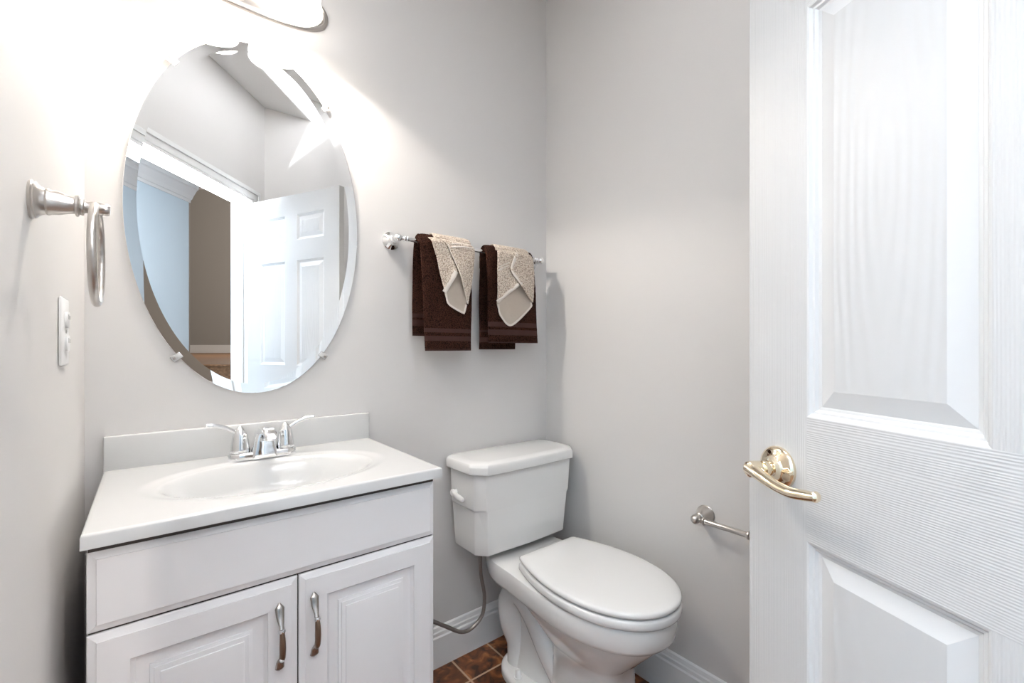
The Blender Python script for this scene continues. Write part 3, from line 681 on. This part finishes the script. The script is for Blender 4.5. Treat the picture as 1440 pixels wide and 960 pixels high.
rR = [(1.084, 1.511), (1.158, 1.510), (1.17, 1.486), (1.174, 1.438), (1.171, 1.315), (1.099, 1.375), (1.051, 1.435)]
rB = [(1.0, 1.305), (1.013, 1.259), (1.068, 1.222), (1.166, 1.295), (1.173, 1.321), (1.165, 1.40), (1.01, 1.40)]
washcloth('beige washcloth on the left brown towel, narrow fold with a slim opening', lL, lR, lB,
          [([(.7815, 1.325), (.821, 1.398)], .016, 'L'), ([(.786, 1.492), (.826, 1.402), (.868, 1.296)][::-1], .003, 'R'), ([(.802, 1.480), (.845, 1.487), (.890, 1.488)], .006, 'R'), ([(.800, 1.492), (.842, 1.499), (.884, 1.499)], .004, 'R')],
          [([(.869, 1.291), (.861, 1.265), (.85, 1.261), (.794, 1.288), (.781, 1.325)][::-1], .007)], 11.3, .81, (.745, .893), (.823, 1.40))
washcloth('beige washcloth on the right brown towel, wide fold with a broad pointed pocket', rL, rR, rB,
          [([(1.001, 1.305), (1.095, 1.377)], .013, 'L'), ([(1.002, 1.424), (1.050, 1.447)], .006, 'L'), ([(1.002, 1.436), (1.054, 1.460)], .004, 'L'), ([(1.098, 1.378), (1.055, 1.436), (1.086, 1.506)][::-1], .013, 'R')],
          [([(1.001, 1.303), (1.014, 1.261), (1.068, 1.224), (1.164, 1.295), (1.171, 1.318)], .008)], 23.9, 1.085, (1.002, 1.166), (1.099, 1.377))

# ------------------------------------------------------------------ toilet
TX = 1.070
to = thing('toilet', (TX, -.4, 0), 'white two-piece toilet with closed elongated lid in the corner', 'toilet')
def octo(x0, x1, y0, y1, z, ch, yb=None, r=.006):
    """chamfered rectangle: front corners cut by ch, back corners slightly"""
    b = ch * .45
    return [Vector(p) for p in ((x0 + ch, y0, z), ((x0 + x1) / 2, y0 - r, z), (x1 - ch, y0, z), (x1 - ch * .25, y0 + ch * .75, z), (x1, y0 + ch * 1.1, z), (x1, y1 - b, z), (x1 - b, y1, z), (x0 + b, y1, z), (x0, y1 - b, z), (x0, y0 + ch * 1.1, z), (x0 + ch * .25, y0 + ch * .75, z))]
bm = bmesh.new()
secs = [(.4395, .862, 1.266, -.200, -.046, .030), (.4415, .858, 1.270, -.204, -.040, .030), (.4470, .8560, 1.272, -.206, -.036, .030), (.50, .8545, 1.277, -.2075, -.030, .030), (.590, .8520, 1.287, -.2101, -.024, .030), (.594, .8490, 1.2915, -.2100, -.024, .030), (.60, .8475, 1.294, -.2105, -.024, .030), (.722, .8440, 1.302, -.2135, -.022, .030)]
loft(bm, [octo(x0, x1, y0, y1, z, ch) for z, x0, x1, y0, y1, ch in secs])
tk = obj('tank', bm, M['porc'], to, True, 50); add_bevel(tk, .006, 3, 25)
bm = bmesh.new()
loft(bm, [octo(x0, x1, y0, y1, z, .042) for z, x0, x1, y0, y1 in ((.7165, .832, 1.311, -.224, -.014), (.720, .8285, 1.3145, -.2275, -.012), (.745, .8285, 1.3145, -.2275, -.012), (.753, .832, 1.311, -.224, -.014), (.7572, .842, 1.302, -.214, -.020), (.7585, .86, 1.285, -.195, -.035))])
ld = obj('tank_lid', bm, M['porc'], to, True, 60); add_bevel(ld, .004, 3, 30)
fh = thing('flush_lever', (0, 0, 0), None, None); fh.parent = to
bm = bmesh.new(); lathe(bm, (.851, -.070, .634), (-1, 0, 0), [(0, .012), (.004, .012), (.006, .009), (.012, .008), (.014, .012), (.020, .0125), (.024, .009), (.025, 0)], 24); obj('lever_hub', bm, M['plastic'], fh)
bm = bmesh.new(); tube(bm, [(.834, -.066, .634), (.833, -.085, .632), (.834, -.105, .626), (.836, -.128, .622)], [.009, .0085, .0105, .009], 16, 6, .8, up=(1, 0, 0)); lathe(bm, (.836, -.127, .622), (0, -1, -.1), [(0, .008), (.004, .0065), (.006, 0)], 16); obj('lever_arm', bm, M['plastic'], fh)

def egg(z, hw, yb, yf, n=48, sq=2.2, back=2.6, ym=None, off=0):
    """closed plan outline: widest at ym, pointed-round front at yf, squarer back at yb"""
    ym = ym if ym is not None else yb + (yf - yb) * .44
    pts = []
    for i in range(n):
        t = 2 * PI * i / n; c, s = math.cos(t), math.sin(t)
        if s >= 0: ex, ly = sq, (yf - ym)
        else: ex, ly = back, (ym - yb)
        k = (abs(c) ** ex + abs(s) ** ex) ** (-1 / ex)
        pts.append(Vector((TX + off + hw * c * k, ym + ly * s * k, z)))
    return pts
# bowl: rim with deck, underside, pedestal
def rimline(z, k, n=72):
    """deck straight behind, elongated egg in front"""
    hw, dw, yb, yf, ym = .176 * k, .150 * k, -.045 - (1 - k) * .12, -.770 + (1 - k) * .25, -.500
    pts = []
    for i in range(25):                                    # front half, +x to -x
        t = PI * i / 24; c, s = math.cos(t), math.sin(t); e_ = 2.15
        kk = (abs(c) ** e_ + abs(s) ** e_) ** (-1 / e_); pts.append(Vector((TX + hw * c * kk, ym + (yf - ym) * s * kk, z)))
    for sx in (-1, 1):
        seq = []
        for j in range(1, 12):
            t = j / 11; y = ym + (-.215 - ym) * t; w = hw + (.158 * k - hw) * (t * t * (3 - 2 * t)); seq.append(Vector((TX + sx * w, y, z)))
        for j in range(1, 8):
            t = j / 7; y = -.215 + (yb + .215) * t; w = .158 * k - .075 * t ** 1.7; seq.append(Vector((TX + sx * w, y, z)))
        if sx > 0: seq = seq[::-1]
        pts += seq
    return pts
bm = bmesh.new()
RZ = .4135
body = [rimline(RZ, .955), rimline(RZ - .0015, .985), rimline(RZ - .008, 1.0), rimline(RZ - .035, .998), rimline(RZ - .058, .985), rimline(RZ - .070, .955), rimline(RZ - .077, .90)]
loft(bm, body[::-1])
obj('rim_and_deck', bm, M['porc'], to, True, 45)
bm = bmesh.new()
def lowsec(z, hw, yb, yf, sq=2.3): return egg(z, hw, yb, yf, 56, sq, 2.8)
loft(bm, [lowsec(z, hw, yb, yf, sq) for z, hw, yb, yf, sq in ((.0, .098, -.36, -.640, 4.5), (.03, .097, -.365, -.638, 4.5), (.10, .090, -.37, -.628, 4.5), (.17, .086, -.375, -.625, 4), (.215, .090, -.37, -.632, 3.4), (.228, .100, -.36, -.645, 2.8), (.25, .115, -.345, -.668, 2.4), (.29, .136, -.31, -.705, 2.2), (.325, .154, -.27, -.735, 2.1), (.352, .160, -.24, -.745, 2.1))])
obj('bowl', bm, M['porc'], to, True, 60)
bm = bmesh.new()
loft(bm, [[Vector((TX + x, y, z)) for x, y in pts] for z, pts in [(z, [((.062 - k) * math.cos(2 * PI * i / 32), -.25 + (.135 - k) * math.sin(2 * PI * i / 32)) for i in range(32)]) for z, k in ((.0, -.012), (.10, 0), (.2, .004), (.37, -.012))]])
for sx in (-1, 1):
    tube(bm, [(TX + sx * .030, -.44, .05), (TX + sx * .042, -.37, .135), (TX + sx * .050, -.29, .245), (TX + sx * .056, -.228, .290), (TX + sx * .062, -.182, .245), (TX + sx * .060, -.186, .17), (TX + sx * .046, -.194, .10), (TX + sx * .042, -.194, .02)], [.040, .042, .044, .047, .049, .045, .038, .038], 20, 8)
obj('trapway', bm, M['porc'], to, True, 60)
bm = bmesh.new()
loft(bm, [egg(z, .122 - k, -.125 - k, -.50 + k, 56, 2.6, 2.6, -.28) for z, k in ((0, 0), (.014, 0), (.022, .002), (.028, .008), (.030, .016))])
obj('foot', bm, M['porc'], to, True, 60)
for sx in (-1, 1):
    bm = bmesh.new(); lathe(bm, (TX + sx * .099, -.262, .029), (0, 0, 1), [(0, .0095), (.0022, .0095), (.0024, .0130), (.0048, .0130), (.0055, .0102), (.024, .0096), (.028, .007), (.0292, .003), (.0294, 0)], 24); obj('bolt_cap', bm, M['plastic'], to)
SY = -.782
bm = bmesh.new()
def seatsec(z, k):
    hw, hb, yb, ym, yf = .1785 - k, .132 - k, -.298 - k, -.535, -.782 + k; pts = []
    for i in range(41):
        t = PI * i / 40; c, s_ = math.cos(t), math.sin(t); e_ = 2.1; q = (abs(c) ** e_ + abs(s_) ** e_) ** (-1 / e_)
        pts.append(Vector((TX + hw * c * q, ym + (yf - ym) * s_ * q, z)))
    for sx in (-1, 1):
        sq = []
        for j in range(1, 13):
            t = j / 12; sq.append(Vector((TX + sx * (hw + (hb - hw) * t ** 2), ym + (yb - .012 - ym) * t, z)))
        for a in (22, 45, 68, 90): sq.append(Vector((TX + sx * (hb - .014 + .014 * math.cos(R(a))), yb - .012 + .012 * math.sin(R(a)), z)))
        pts += sq if sx < 0 else sq[::-1]
    return pts
loft(bm, [seatsec(z, k) for z, k in ((.4165, .008), (.4185, .002), (.424, 0), (.437, 0), (.4425, .003), (.4440, .010))])
obj('seat', bm, M['seat'], to, True, 60)
bm = bmesh.new()
loft(bm, [seatsec(z, k) for z, k in ((.4478, .009), (.4490, .0035), (.4525, .0015), (.4585, .0015), (.4625, .005), (.4645, .012), (.4660, .030), (.4668, .06), (.4670, .10))])
obj('lid', bm, M['seat'], to, True, 60)
bm = bmesh.new()
for sx in (-1, 1):
    bm = bmesh.new(); box(bm, TX + sx * .07 - .022, TX + sx * .07 + .022, -.312, -.284, .4125, .446, .005, 3); obj('seat_hinge', bm, M['seat'], to)
# water supply hose
bm = bmesh.new(); tube(bm, [(.924, -.105, .425), (.925, -.105, .40), (.929, -.104, .33), (.944, -.104, .25), (.935, -.105, .185), (.895, -.102, .152), (.85, -.098, .152), (.79, -.085, .19), (.735, -.07, .225), (.70, -.06, .235)], .0065, 14, 8)
ho = thing('supply_hose', (.85, -.1, .152), 'braided grey water supply hose looping below the toilet tank', 'hose')
obj('hose', bm, M['hose'], ho)
bm = bmesh.new(); lathe(bm, (.924, -.105, .4405), (0, 0, -1), [(0, .010), (.012, .0105), (.014, .008), (.022, .0075), (.026, .0065)], 8); obj('coupling_nut', bm, M['plastic'], ho)
bm = bmesh.new(); lathe(bm, (.70, -.0155, .235), (0, -1, 0), [(-.014, .022), (.002, .021), (.004, .008), (.03, .008), (.032, .012), (.052, .012), (.054, .0)], 20); lathe(bm, (.70, -.055, .235), (1, 0, 0), [(0, .008), (.014, .0085), (.018, .007)], 14); obj('shutoff_valve', bm, M['chrome'], ho)

# ------------------------------------------------------------------ paper holder on the right wall
ph = thing('paper_holder', (XR, -.722, .625), 'empty brushed nickel toilet paper holder on the right wall', 'paper holder')
bm = bmesh.new(); lathe(bm, (XR, -.722, .626), (-1, 0, 0), [(0, .0285), (.003, .0290), (.005, .0270), (.007, .0276), (.012, .0260), (.020, .0215), (.030, .0170), (.038, .0132), (.041, .0128), (.0425, .0150), (.0445, .0147), (.046, .0125), (.052, .0135), (.060, .0142), (.068, .0132), (.074, .0095), (.0765, .004), (.077, 0)], 36)
obj('mounting_post', bm, M['nickel'], ph)
bm = bmesh.new(); lathe(bm, (XR - .059, -.728, .6262), (0, -1, 0), [(0, .0075), (.006, .0072), (.009, .0085), (.011, .0092), (.013, .0075), (.016, .0078), (.018, .0122), (.0205, .0122), (.0225, .0086), (.024, .0083), (.142, .0083), (.144, .0092), (.146, .0120), (.150, .0122), (.152, .0085), (.156, .0098), (.162, .0098), (.166, .007), (.168, .002), (.1682, 0)], 28)
obj('roll_arm', bm, M['nickel'], ph)
